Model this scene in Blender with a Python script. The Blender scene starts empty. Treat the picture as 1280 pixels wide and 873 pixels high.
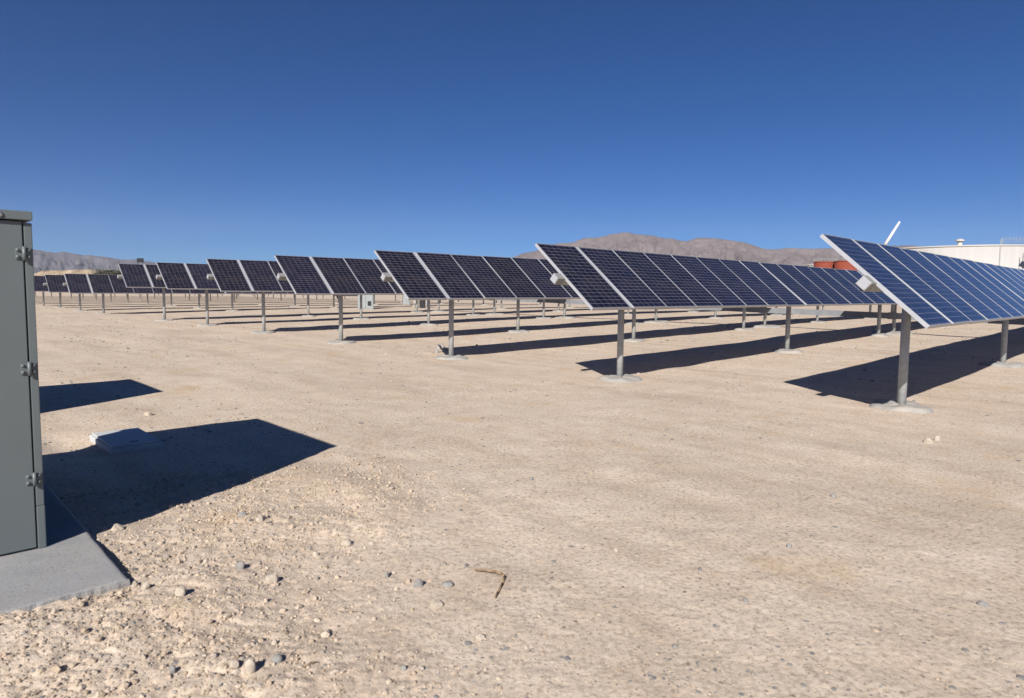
import bpy, bmesh, math, random
import numpy as np
from mathutils import Matrix, Vector

SC = bpy.context.scene
COL = SC.collection

# ------------------------------------------------------------------ camera
F_PX, PITCH, ROLL, CAM_H = 818.27, 0.07702, 0.01087, 1.5
cam_d = bpy.data.cameras.new('camera')
cam = bpy.data.objects.new('camera', cam_d)
COL.objects.link(cam)
SC.camera = cam
cam_d.sensor_fit = 'HORIZONTAL'
cam_d.sensor_width = 36.0
cam_d.lens = F_PX / 1280 * 36.0
cam_d.shift_y = -10 / 1280
cam_d.clip_start = 0.05
cam_d.clip_end = 60000
cam.matrix_world = (Matrix.Translation((0, 0, CAM_H)) @ Matrix.Rotation(math.pi / 2 - PITCH, 4, 'X')
                    @ Matrix.Rotation(ROLL, 4, 'Z'))
cam_d.dof.use_dof = True
cam_d.dof.focus_distance = 13.0
cam_d.dof.aperture_fstop = 4.0

# ------------------------------------------------------------------ light
TH = 0.79948                                   # azimuth of the tracker rows
SINT, COST = math.sin(TH), math.cos(TH)
SHQ, SHS = 0.741, 1.334                        # shadow run per metre of height, across / along rows


def W(s, q, z=0.0):
    """site coordinates: s along the rows, q across them"""
    return Vector((s * SINT - q * COST, s * COST + q * SINT, z))


sun_dir = W(SHS, SHQ, -1.0).normalized()       # direction the light travels
EL = math.asin(-sun_dir.z)
AZ = math.atan2(-sun_dir.x, -sun_dir.y)
sun_d = bpy.data.lights.new('sun', 'SUN')
sun_d.energy = 5.0
sun_d.angle = math.radians(0.53)
sun_d.color = (1.0, 0.95, 0.875)
sun = bpy.data.objects.new('sun', sun_d)
COL.objects.link(sun)
sun.rotation_euler = sun_dir.to_track_quat('-Z', 'Y').to_euler()

wd = bpy.data.worlds.new('World')
SC.world = wd
wd.use_nodes = True
wn = wd.node_tree
wn.nodes.clear()
sky = wn.nodes.new('ShaderNodeTexSky')
sky.sky_type = 'NISHITA'
sky.sun_disc = False
sky.sun_elevation = EL
sky.sun_rotation = AZ
sky.altitude = 600
sky.air_density = 0.58
sky.dust_density = 0.3
sky.ozone_density = 8.0
bg = wn.nodes.new('ShaderNodeBackground')
bg.inputs['Strength'].default_value = 0.05
wo = wn.nodes.new('ShaderNodeOutputWorld')
hsv = wn.nodes.new('ShaderNodeHueSaturation')
hsv.inputs['Saturation'].default_value = 1.2
hsv.inputs['Hue'].default_value = 0.504
wn.links.new(sky.outputs[0], hsv.inputs['Color'])
wn.links.new(hsv.outputs[0], bg.inputs[0])
wn.links.new(bg.outputs[0], wo.inputs[0])

SC.view_settings.view_transform = 'Standard'
SC.view_settings.look = 'None'
SC.view_settings.gamma = 1.0
SC.view_settings.use_curve_mapping = False
SC.view_settings.exposure = 0.62
try:
    SC.cycles.use_denoising = True
    SC.cycles.volume_bounces = 0
    SC.cycles.max_bounces = 6
except Exception:
    pass

# ------------------------------------------------------------------ helpers
rng = random.Random(7)
NR = np.random.default_rng(11)


def ray(x, y):
    dx, dy = x - 640, y - 426.5
    cr, sr = math.cos(ROLL), math.sin(ROLL)
    u, v = dx * cr + dy * sr, -dx * sr + dy * cr
    c, s = math.cos(PITCH), math.sin(PITCH)
    return Vector((u, F_PX * c - v * s, -F_PX * s - v * c))


def at_z(x, y, z=0.0):
    r = ray(x, y)
    return Vector((0, 0, CAM_H)) + r * ((z - CAM_H) / r.z)


def at_d(x, y, d):
    """point seen at photo position (x, y), d metres ahead"""
    r = ray(x, y)
    return Vector((0, 0, CAM_H)) + r * (d / r.y)


def tag(o, label=None, cat=None, group=None, kind=None):
    if label: o['label'] = label
    if cat: o['category'] = cat
    if group: o['group'] = group
    if kind: o['kind'] = kind
    return o


def empty(name, loc, rotz=0.0):
    o = bpy.data.objects.new(name, None)
    o.empty_display_size = 0.2
    COL.objects.link(o)
    o.location = loc
    o.rotation_euler = (0, 0, rotz)
    return o


def link(name, me, parent=None, loc=(0, 0, 0), rot=(0, 0, 0)):
    o = bpy.data.objects.new(name, me)
    COL.objects.link(o)
    o.location = loc
    o.rotation_euler = rot
    if parent: o.parent = parent
    return o


class MB:
    """collects shapes into one mesh"""
    def __init__(self):
        self.bm = bmesh.new()

    def box(self, x0, x1, y0, y1, z0, z1, mat=0, bevel=0.0):
        r = bmesh.ops.create_cube(self.bm, size=1.0)
        vs = r['verts']
        for v in vs:
            v.co = Vector((x0 + (v.co.x + .5) * (x1 - x0), y0 + (v.co.y + .5) * (y1 - y0), z0 + (v.co.z + .5) * (z1 - z0)))
        fs = {f for v in vs for f in v.link_faces}
        for f in fs: f.material_index = mat
        if bevel:
            es = {e for f in fs for e in f.edges}
            bmesh.ops.bevel(self.bm, geom=list(es), offset=bevel, segments=2, affect='EDGES', profile=0.6)
        return self

    def tube(self, p0, p1, r0, r1=None, n=20, cap=True, mat=0):
        p0, p1 = Vector(p0), Vector(p1)
        r1 = r0 if r1 is None else r1
        ax = (p1 - p0).normalized()
        a = ax.orthogonal().normalized()
        b = ax.cross(a)
        rings = []
        for p, r in ((p0, r0), (p1, r1)):
            rings.append([self.bm.verts.new(p + (a * math.cos(t) + b * math.sin(t)) * r)
                          for t in [2 * math.pi * i / n for i in range(n)]])
        for i in range(n):
            f = self.bm.faces.new((rings[0][i], rings[0][(i + 1) % n], rings[1][(i + 1) % n], rings[1][i]))
            f.smooth = True
            f.material_index = mat
        if cap:
            f = self.bm.faces.new(list(reversed(rings[0]))); f.material_index = mat
            f = self.bm.faces.new(rings[1]); f.material_index = mat
        return self

    def beam(self, p0, p1, w, h, mat=0):
        """rectangular bar, width w horizontally, h vertically"""
        p0, p1 = Vector(p0), Vector(p1)
        ax = (p1 - p0).normalized()
        up = Vector((0, 0, 1)) if abs(ax.z) < .95 else Vector((0, 1, 0))
        sd = ax.cross(up).normalized()
        up = sd.cross(ax)
        r = [[self.bm.verts.new(p + sd * (a * w / 2) + up * (b * h / 2)) for a, b in ((-1, -1), (1, -1), (1, 1), (-1, 1))]
             for p in (p0, p1)]
        for i in range(4):
            self.bm.faces.new((r[0][i], r[0][(i + 1) % 4], r[1][(i + 1) % 4], r[1][i])).material_index = mat
        self.bm.faces.new(list(reversed(r[0]))).material_index = mat
        self.bm.faces.new(r[1]).material_index = mat
        return self

    def lathe(self, prof, n=32, mat=0, jitter=None, smooth=True):
        rings = []
        for k, (r, z) in enumerate(prof):
            ring = []
            for i in range(n):
                t = 2 * math.pi * i / n
                rr = r * (1 + (jitter(t, k) if jitter else 0))
                ring.append(self.bm.verts.new((rr * math.cos(t), rr * math.sin(t), z)))
            rings.append(ring)
        for k in range(len(rings) - 1):
            for i in range(n):
                f = self.bm.faces.new((rings[k][i], rings[k][(i + 1) % n], rings[k + 1][(i + 1) % n], rings[k + 1][i]))
                f.smooth = smooth
                f.material_index = mat
        if prof[-1][0] > 0:
            self.bm.faces.new(rings[-1]).material_index = mat
        return self

    def mesh(self, name, *mats):
        me = bpy.data.meshes.new(name)
        bmesh.ops.recalc_face_normals(self.bm, faces=self.bm.faces)
        self.bm.to_mesh(me)
        self.bm.free()
        for m in mats: me.materials.append(m)
        return me


def np_mesh(name, V, Fc, mat, smooth=True):
    me = bpy.data.meshes.new(name)
    V = np.asarray(V, np.float32)
    Fc = np.asarray(Fc, np.int32)
    k = Fc.shape[1]
    me.vertices.add(len(V)); me.vertices.foreach_set('co', V.ravel())
    me.loops.add(Fc.size); me.loops.foreach_set('vertex_index', Fc.ravel())
    me.polygons.add(len(Fc))
    me.polygons.foreach_set('loop_start', np.arange(0, Fc.size, k, dtype=np.int32))
    me.polygons.foreach_set('use_smooth', np.full(len(Fc), smooth))
    me.update(calc_edges=True)
    me.validate()
    me.materials.append(mat)
    return me


# value noise -------------------------------------------------------
def _h(ix, iy, seed):
    n = (ix.astype(np.int64) * 374761393 + iy.astype(np.int64) * 668265263 + seed * 1442695041) & 0x7fffffff
    n = ((n ^ (n >> 13)) * 1274126177) & 0x7fffffff
    n = n ^ (n >> 16)
    return (n & 0xffff) / 65535.0 * 2 - 1


def vnoise(x, y, seed=0):
    ix, iy = np.floor(x), np.floor(y)
    fx, fy = x - ix, y - iy
    fx = fx * fx * fx * (fx * (fx * 6 - 15) + 10)
    fy = fy * fy * fy * (fy * (fy * 6 - 15) + 10)
    a = _h(ix, iy, seed); b = _h(ix + 1, iy, seed)
    c = _h(ix, iy + 1, seed); d = _h(ix + 1, iy + 1, seed)
    return (a + (b - a) * fx) * (1 - fy) + (c + (d - c) * fx) * fy


def sstep(a, b, x):
    t = np.clip((x - a) / (b - a), 0, 1)
    return t * t * (3 - 2 * t)


def rough_mask(s, q):
    """disturbed, cloddy soil beside the slab and along the cabinet's shadow"""
    wob = vnoise(s * 1.3 + 5, q * 1.3, 41) * .35 + vnoise(s * 5 + 2, q * 5, 42) * .25
    m1 = sstep(2.5, .7, s + wob) * sstep(1.3, 2.5, q + wob) * sstep(4.6, 3.9, q)
    d2 = np.hypot((s - 1.9) / 1.0, (q - 4.15) / 1.25)
    m2 = .8 * sstep(1.45, .3, d2 + wob)
    return np.clip(np.maximum(m1, m2), 0, 1)


def ground_z(x, y, sp=None):
    x = np.asarray(x, float); y = np.asarray(y, float)
    s = x * SINT + y * COST
    q = -x * COST + y * SINT
    r = np.hypot(x, y)
    if sp is None: sp = np.full_like(x, .01)
    z = .012 * np.clip(s - 10.5, 0, 22) * sstep(60, 20, r * .5)
    far = sstep(120, 30, r)
    z = z + far * (.035 * vnoise(x / 5.3, y / 5.3, 1) + .018 * vnoise(x / 1.7, y / 1.7, 2)) * sstep(2.0, 6.0, r)
    rm = rough_mask(s, q)
    def oct(sc, amp, seed):
        return amp * vnoise(x / sc, y / sc, seed) * np.clip(1.6 - sp * 2.2 / sc, 0, 1)
    z = z + oct(.62, .007, 3) + oct(.27, .0045, 4) + oct(.11, .0028, 5) + oct(.05, .0016, 6)
    # faint wheel ruts running along the access track between slab and rows
    rut = np.sin((s * 1.0 + .25 * vnoise(q / 3, s / 9, 8)) * 2 * math.pi / 1.55)
    z = z + .006 * rut * sstep(.2, 1.0, vnoise(s / 2.2 + 3, q / 7, 9) * .5 + .6) * sstep(.5, .2, rm) * far
    clod = np.abs(vnoise(x / .13, y / .13, 12)) ** .8 * .015 + np.abs(vnoise(x / .055, y / .055, 13)) * .011
    z = z + rm * (clod * np.clip(1.6 - sp * 2.2 / .09, 0, 1) + .03 * vnoise(x / .5, y / .5, 14) + .012)
    # berm along the edge of the disturbed soil
    berm = np.exp(-(((s - 2.45) / .22) ** 2 + ((q - 4.2) / .75) ** 2))
    z = z + .045 * berm
    # soil heaped against the slab
    dx = np.maximum(np.maximum(-1.0 - s, s - .81), 0); dy = np.maximum(np.maximum(3.462 - q, q - 6.5), 0)
    z = z + .045 * np.exp(-(np.hypot(dx, dy) / .45) ** 2)
    # washed hollow beside the buried vault
    z = z - .06 * np.exp(-(((s - 1.22) / .22) ** 2 + ((q - 7.45) / .35) ** 2))
    return z


def gz(x, y):
    return float(ground_z(np.array([x]), np.array([y]))[0])


# ------------------------------------------------------------------ materials
def mat(name):
    m = bpy.data.materials.new(name)
    m.use_nodes = True
    nt = m.node_tree
    b = nt.nodes['Principled BSDF']
    return m, nt, b


def N(nt, t, **kw):
    n = nt.nodes.new(t)
    for k, v in kw.items():
        if k.startswith('i_'):
            n.inputs[int(k[2:]) if k[2:].isdigit() else k[2:].replace('_', ' ')].default_value = v
        else:
            setattr(n, k, v)
    return n


def noise(nt, vec, scale, detail=4, rough=.55):
    n = N(nt, 'ShaderNodeTexNoise')
    n.inputs['Scale'].default_value = scale
    n.inputs['Detail'].default_value = detail
    n.inputs['Roughness'].default_value = rough
    nt.links.new(vec, n.inputs['Vector'])
    return n.outputs['Fac']


def ramp(nt, fac, stops):
    r = N(nt, 'ShaderNodeValToRGB')
    el = r.color_ramp.elements
    while len(el) < len(stops): el.new(.5)
    for e, (p, c) in zip(el, stops):
        e.position = p
        e.color = (*c, 1) if len(c) == 3 else c
    nt.links.new(fac, r.inputs[0])
    return r.outputs[0]


def mixc(nt, fac, a, b, mode='MIX'):
    m = N(nt, 'ShaderNodeMix', data_type='RGBA', blend_type=mode)
    for sock, v in ((m.inputs[0], fac), (m.inputs[6], a), (m.inputs[7], b)):
        if isinstance(v, (int, float)): sock.default_value = v
        elif isinstance(v, tuple): sock.default_value = (*v, 1)
        else: nt.links.new(v, sock)
    return m.outputs[2]


def math_(nt, op, a, b=None, c=None):
    m = N(nt, 'ShaderNodeMath', operation=op)
    for i, v in enumerate((a, b, c)):
        if v is None: continue
        if isinstance(v, (int, float)): m.inputs[i].default_value = v
        else: nt.links.new(v, m.inputs[i])
    return m.outputs[0]


def bump(nt, b, h, strength, dist):
    n = N(nt, 'ShaderNodeBump')
    n.inputs['Strength'].default_value = strength
    n.inputs['Distance'].default_value = dist
    nt.links.new(h, n.inputs['Height'])
    nt.links.new(n.outputs[0], b.inputs['Normal'])


def coords(nt, which='Object'):
    return N(nt, 'ShaderNodeTexCoord').outputs[which]


# desert soil
M_GROUND, nt, b = mat('desert_soil')
P = N(nt, 'ShaderNodeNewGeometry').outputs['Position']
c1 = ramp(nt, noise(nt, P, .35, 5), [(.3, (.475, .385, .305)), (.7, (.575, .48, .39))])
c2 = ramp(nt, noise(nt, P, 2.6, 6, .6), [(.30, (.45, .35, .262)), (.5, (.535, .44, .35)), (.72, (.60, .515, .43))])
c = mixc(nt, .5, c1, c2)
# compacted wheel tracks: smooth pale dust, running across the row ends
mp = N(nt, 'ShaderNodeMapping'); mp.vector_type = 'TEXTURE'
mp.inputs['Rotation'].default_value = (0, 0, math.pi / 2 - TH)
mp.inputs['Scale'].default_value = (1, 7, 1)
nt.links.new(P, mp.inputs[0])
trk = ramp(nt, noise(nt, mp.outputs[0], 1.9, 5, .6), [(.36, (.80, .775, .75)), (.5, (1, 1, 1)), (.66, (1.13, 1.13, 1.135))])
c = mixc(nt, .45, c, trk, 'MULTIPLY')
c3 = ramp(nt, noise(nt, P, 38, 5, .7), [(.3, (.55, .53, .50)), (.5, (1, 1, 1)), (.72, (1.2, 1.19, 1.17))])
c = mixc(nt, 1.0, c, c3, 'MULTIPLY')
c4 = ramp(nt, noise(nt, P, .9, 3), [(.60, (0, 0, 0)), (.74, (.55, .55, .55))])
c = mixc(nt, c4, c, (.45, .32, .19))
nt.links.new(c, b.inputs['Base Color'])
for vsc, share, dark in ((62.0, .30, .70), (33.0, .16, .72)):
    vo = N(nt, 'ShaderNodeTexVoronoi'); vo.inputs['Scale'].default_value = vsc
    nt.links.new(P, vo.inputs['Vector'])
    sc_ = N(nt, 'ShaderNodeSeparateColor'); nt.links.new(vo.outputs['Color'], sc_.inputs[0])
    has = math_(nt, 'LESS_THAN', sc_.outputs[0], share)
    rad = math_(nt, 'MULTIPLY_ADD', sc_.outputs[1], .22, .10)
    spot = math_(nt, 'MULTIPLY', has, math_(nt, 'LESS_THAN', vo.outputs['Distance'], rad))
    pc_ = ramp(nt, sc_.outputs[2], [(0, (dark * .55, dark * .56, dark * .57)), (.6, (dark, dark * .98, dark * .95)), (.8, (.85, .83, .80)), (1, (1.12, 1.1, 1.07))])
    c = mixc(nt, spot, c, mixc(nt, 1.0, c, pc_, 'MULTIPLY'))
nt.links.new(c, b.inputs['Base Color'])
b.inputs['Roughness'].default_value = .95
b.inputs['Specular IOR Level'].default_value = .1
hn = math_(nt, 'ADD', noise(nt, P, 26, 6, .7), math_(nt, 'MULTIPLY', noise(nt, P, 140, 4, .6), .4))
bump(nt, b, hn, .6, .012)


def stone_mat(name, stops, bumpsc=60):
    m, nt, b = mat(name)
    g = N(nt, 'ShaderNodeNewGeometry')
    c = ramp(nt, g.outputs['Random Per Island'], stops)
    n = ramp(nt, noise(nt, g.outputs['Position'], bumpsc, 4), [(.3, (.75, .75, .75)), (.7, (1.15, 1.15, 1.15))])
    nt.links.new(mixc(nt, 1.0, c, n, 'MULTIPLY'), b.inputs['Base Color'])
    b.inputs['Roughness'].default_value = .9
    b.inputs['Specular IOR Level'].default_value = .15
    bump(nt, b, noise(nt, g.outputs['Position'], bumpsc * 2, 4), .5, .004)
    return m


M_GRAVEL = stone_mat('gravel_stone', [(0, (.38, .305, .235)), (.30, (.45, .37, .29)), (.48, (.34, .30, .26)), (.64, (.23, .22, .21)),
                                      (.86, (.18, .175, .17)), (.95, (.42, .375, .32)), (1, (.13, .13, .135))])
M_GRAVEL_GREY = stone_mat('flat_grey_pebble', [(0, (.15, .15, .155)), (.5, (.22, .215, .21)), (.8, (.29, .27, .245)), (1, (.38, .335, .285))])
M_CLOD = stone_mat('soil_clod', [(0, (.37, .29, .215)), (.5, (.44, .355, .275)), (.85, (.49, .405, .325)), (1, (.30, .275, .25))])
M_ROCK_GREY = stone_mat('grey_limestone', [(0, (.19, .185, .178)), (1, (.24, .23, .22))], 30)
M_ROCK_TAN = stone_mat('tan_limestone', [(0, (.36, .305, .245)), (1, (.42, .36, .295))], 30)

M_CONC, nt, b = mat('concrete')
P = coords(nt)
c = mixc(nt, .5, ramp(nt, noise(nt, P, 3, 5), [(.3, (.225, .23, .238)), (.7, (.315, .315, .315))]),
         ramp(nt, noise(nt, P, 45, 5), [(.3, (.215, .215, .225)), (.7, (.285, .285, .29))]))
stn = ramp(nt, noise(nt, P, 1.7, 6, .7), [(.42, (0, 0, 0)), (.75, (.5, .5, .5))])
c = mixc(nt, stn, c, (.36, .31, .255))
pit = ramp(nt, noise(nt, P, 95, 3), [(.30, (.55, .55, .55)), (.38, (1, 1, 1))])
c = mixc(nt, 1.0, c, pit, 'MULTIPLY')
nt.links.new(c, b.inputs['Base Color'])
b.inputs['Roughness'].default_value = .9
bump(nt, b, noise(nt, P, 70, 6, .7), .6, .006)

def metal(name, col, rough, metallic, var=.12, sc=9):
    m, nt, b = mat(name)
    P = coords(nt)
    lo = tuple(v * (1 - var) for v in col); hi = tuple(min(1, v * (1 + var)) for v in col)
    nt.links.new(ramp(nt, noise(nt, P, sc, 5), [(.3, lo), (.7, hi)]), b.inputs['Base Color'])
    b.inputs['Roughness'].default_value = rough
    b.inputs['Metallic'].default_value = metallic
    bump(nt, b, noise(nt, P, sc * 6, 3), .08, .002)
    return m


M_PRECAST = metal('pale_precast_concrete', (.44, .45, .46), .85, 0.0, .08, 6)

M_FOOT, nt, b = mat('dusty_concrete')
P = coords(nt)
c = mixc(nt, ramp(nt, noise(nt, P, 5, 5), [(.35, (0, 0, 0)), (.65, (1, 1, 1))]), (.25, .25, .245), (.34, .31, .275))
nt.links.new(c, b.inputs['Base Color'])
b.inputs['Roughness'].default_value = .95
bump(nt, b, noise(nt, P, 40, 6, .7), .6, .008)


M_GALV = metal('galvanised_steel', (.36, .37, .37), .6, .15, .15, 14)
M_STRUT = metal('dull_strut_steel', (.20, .21, .225), .6, .1, .15, 3)
M_ALU = metal('anodised_aluminium', (.42, .43, .46), .45, .25, .05)
M_BOX = metal('grey_box_plastic', (.21, .21, .205), .5, 0.0, .06)
M_CAB = metal('cabinet_paint', (.112, .131, .136), .45, 0.0, .035, 2.5)
M_CABFAR = metal('pale_cabinet_paint', (.27, .30, .31), .5, 0.0, .05)
M_BLACK = metal('black_rubber', (.015, .015, .016), .6, 0.0)
M_ZINC = metal('zinc_bolt', (.55, .56, .58), .35, .8)
M_WHITE = metal('white_tank_paint', (.41, .395, .38), .6, 0.0, .03, .15)
M_BOOM = metal('white_boom_paint', (.62, .62, .62), .5, 0.0, .04)
M_RED = metal('red_oxide_paint', (.20, .04, .02), .7, 0.0, .2, .4)
M_GREYW = metal('weathered_grey', (.30, .29, .27), .8, 0.0, .15)
M_DARK = metal('dark_board', (.012, .012, .016), .8, 0.0)
M_TRUCK = metal('dark_truck_paint', (.05, .05, .055), .35, .2)
M_WOOD = metal('pole_wood', (.14, .11, .085), .9, 0.0)
M_TWIG = metal('dry_twig', (.24, .16, .09), .9, 0.0, .3, 40)

# white tank: vertical sheet seams as part of the painted wall
M_TANKW, nt, b = mat('white_tank_wall')
P = coords(nt)
sx = N(nt, 'ShaderNodeSeparateXYZ'); nt.links.new(P, sx.inputs[0])
ang = math_(nt, 'ARCTAN2', sx.outputs[1], sx.outputs[0])
fr = math_(nt, 'FRACT', math_(nt, 'MULTIPLY', ang, 48 / (2 * math.pi)))
seam = math_(nt, 'LESS_THAN', math_(nt, 'ABSOLUTE', math_(nt, 'SUBTRACT', fr, .5)), .025)
st = N(nt, 'ShaderNodeMapping'); st.inputs['Scale'].default_value = (1.2, 1.2, .05)
nt.links.new(P, st.inputs[0])
dirt = ramp(nt, noise(nt, st.outputs[0], .6, 4), [(.35, (.37, .36, .345)), (.7, (.415, .40, .385))])
nt.links.new(mixc(nt, math_(nt, 'MULTIPLY', seam, .18), dirt, (.33, .315, .30)), b.inputs['Base Color'])
b.inputs['Roughness'].default_value = .6

# photovoltaic glass: 6 x 18 polycrystalline cells under glass
CELL_X, CELL_Y = .152, .0848


def glass_mat(name, pitch_x=None):
    m, nt, b = mat(name)
    P = coords(nt)
    sx = N(nt, 'ShaderNodeSeparateXYZ'); nt.links.new(P, sx.inputs[0])
    X, Y = sx.outputs[0], sx.outputs[1]
    def gap(v, pitch, g):
        f = math_(nt, 'FRACT', math_(nt, 'DIVIDE', v, pitch))
        d = math_(nt, 'MINIMUM', f, math_(nt, 'SUBTRACT', 1.0, f))
        return math_(nt, 'LESS_THAN', d, g / pitch)
    lines = math_(nt, 'MAXIMUM', gap(X, CELL_X, .0022), gap(Y, CELL_Y, .0027))
    # two tabbing ribbons per cell
    xr = math_(nt, 'FRACT', math_(nt, 'DIVIDE', X, CELL_X))
    rb = math_(nt, 'LESS_THAN', math_(nt, 'ABSOLUTE', math_(nt, 'SUBTRACT', math_(nt, 'ABSOLUTE', math_(nt, 'SUBTRACT', xr, .5)), .25)), .006)
    border = math_(nt, 'MAXIMUM', math_(nt, 'GREATER_THAN', math_(nt, 'ABSOLUTE', X), .4575),
                   math_(nt, 'GREATER_THAN', math_(nt, 'ABSOLUTE', Y), .7645))
    fx = math_(nt, 'FLOOR', math_(nt, 'DIVIDE', X, CELL_X)); fy = math_(nt, 'FLOOR', math_(nt, 'DIVIDE', Y, CELL_Y))
    cv = N(nt, 'ShaderNodeCombineXYZ')
    nt.links.new(fx, cv.inputs[0]); nt.links.new(fy, cv.inputs[1])
    oi = N(nt, 'ShaderNodeObjectInfo'); nt.links.new(oi.outputs['Random'], cv.inputs[2])
    wn_ = N(nt, 'ShaderNodeTexWhiteNoise'); nt.links.new(cv.outputs[0], wn_.inputs['Vector'])
    cell = ramp(nt, wn_.outputs['Value'], [(0, (.0045, .005, .013)), (.5, (.005, .0058, .0155)), (1, (.006, .007, .019))])
    grain = ramp(nt, noise(nt, P, 60, 3), [(.3, (.8, .8, .8)), (.7, (1.25, 1.25, 1.25))])
    cell = mixc(nt, 1.0, cell, grain, 'MULTIPLY')
    tint = ramp(nt, oi.outputs['Random'], [(0, (.7, .72, .75)), (.5, (1, 1, 1)), (1, (1.3, 1.25, 1.35))])
    cell = mixc(nt, 1.0, cell, tint, 'MULTIPLY')
    c = mixc(nt, math_(nt, 'MULTIPLY', rb, .12), cell, (.2, .2, .22))
    c = mixc(nt, math_(nt, 'MULTIPLY', lines, .72), c, (.25, .235, .28))
    c = mixc(nt, border, c, (.06, .06, .075))
    dust = ramp(nt, noise(nt, P, 2.2, 5, .65), [(.40, (0, 0, 0)), (.85, (.07, .07, .07))])
    c = mixc(nt, dust, c, (.40, .33, .27))
    nt.links.new(c, b.inputs['Base Color'])
    b.inputs['Roughness'].default_value = .12
    b.inputs['IOR'].default_value = 1.38
    b.inputs['Specular IOR Level'].default_value = .5
    return m


M_PV = glass_mat('photovoltaic_glass')
M_BACK = metal('white_backsheet', (.6, .6, .6), .6, 0.0, .03)

M_SNOWMT, nt, b = mat('haze_tinted_far_rock')
P = N(nt, 'ShaderNodeNewGeometry')
sx = N(nt, 'ShaderNodeSeparateXYZ'); nt.links.new(P.outputs['Position'], sx.inputs[0])
hazed_rockc = ramp(nt, noise(nt, P.outputs['Position'], .004, 6, .65), [(.3, (.085, .085, .105)), (.7, (.15, .14, .155))])  # bluish grey: distance haze painted into the rock colour
sn = math_(nt, 'ADD', math_(nt, 'DIVIDE', sx.outputs[2], 900.0), math_(nt, 'MULTIPLY', noise(nt, P.outputs['Position'], .0045, 6, .7), .9))
snow = ramp(nt, sn, [(1.05, (0, 0, 0)), (1.22, (.30, .30, .30))])
nt.links.new(mixc(nt, snow, hazed_rockc, (.75, .76, .78)), b.inputs['Base Color'])
b.inputs['Roughness'].default_value = 1.0
b.inputs['Specular IOR Level'].default_value = 0

M_MOUNT, nt, b = mat('haze_tinted_desert_rock')  # rock colour shifted to mauve, purple haze painted in
P = N(nt, 'ShaderNodeNewGeometry').outputs['Position']
c = mixc(nt, .5, ramp(nt, noise(nt, P, .0035, 7, .65), [(.32, (.11, .096, .103)), (.5, (.165, .143, .148)), (.7, (.22, .19, .19))]),
         ramp(nt, noise(nt, P, .028, 6, .75), [(.3, (.10, .085, .092)), (.7, (.205, .175, .175))]))
nt.links.new(c, b.inputs['Base Color'])
b.inputs['Roughness'].default_value = 1.0
b.inputs['Specular IOR Level'].default_value = 0

M_BANK, nt, b = mat('pale_bank_soil')
P = N(nt, 'ShaderNodeNewGeometry').outputs['Position']
c = ramp(nt, noise(nt, P, .11, 6, .7), [(.34, (.20, .155, .11)), (.5, (.36, .28, .20)), (.68, (.48, .40, .30))])
nt.links.new(c, b.inputs['Base Color'])
b.inputs['Roughness'].default_value = 1.0
b.inputs['Specular IOR Level'].default_value = 0

M_LEAF, nt, b = mat('dull_foliage')
g = N(nt, 'ShaderNodeNewGeometry')
nt.links.new(ramp(nt, g.outputs['Random Per Island'], [(0, (.055, .055, .04)), (1, (.10, .098, .07))]), b.inputs['Base Color'])
b.inputs['Roughness'].default_value = .9

# ------------------------------------------------------------------ ground
FAR_R = 15500.0
rs = list(np.linspace(.25, 1.3, 26))
while rs[-1] < 70: rs.append(rs[-1] + max(.011, .00115 * rs[-1] ** 2))
while rs[-1] < FAR_R: rs.append(min(FAR_R, rs[-1] * 1.07))
rs = np.array(rs)
fa = np.linspace(-math.radians(52), math.radians(52), 860)
ba = np.linspace(math.radians(52), 2 * math.pi - math.radians(52), 122)[1:-1]
an = np.concatenate([fa, ba])
R_, A_ = np.meshgrid(rs, an, indexing='ij')
X_, Y_ = R_ * np.sin(A_), R_ * np.cos(A_)
SP = np.gradient(rs)[:, None] + 0 * A_
Z_ = ground_z(X_, Y_, SP)
Vv = np.stack([X_, Y_, Z_], -1).reshape(-1, 3)
Vv = np.vstack([[[0, 0, float(Z_[0].mean())]], Vv])
nr, na = len(rs), len(an)
i0 = np.arange(nr - 1)[:, None] * na + np.arange(na)[None] + 1
j = (np.arange(na) + 1) % na
i1 = np.arange(nr - 1)[:, None] * na + j[None] + 1
quads = np.stack([i0, i0 + na, i1 + na, i1], -1).reshape(-1, 4)[:, ::-1]
tri = np.stack([np.arange(na) + 1, j + 1, np.zeros(na, int), np.zeros(na, int)], -1)
me = np_mesh('desert_ground', Vv, quads, M_GROUND)
tag(link('desert_ground', me), kind='structure')


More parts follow.
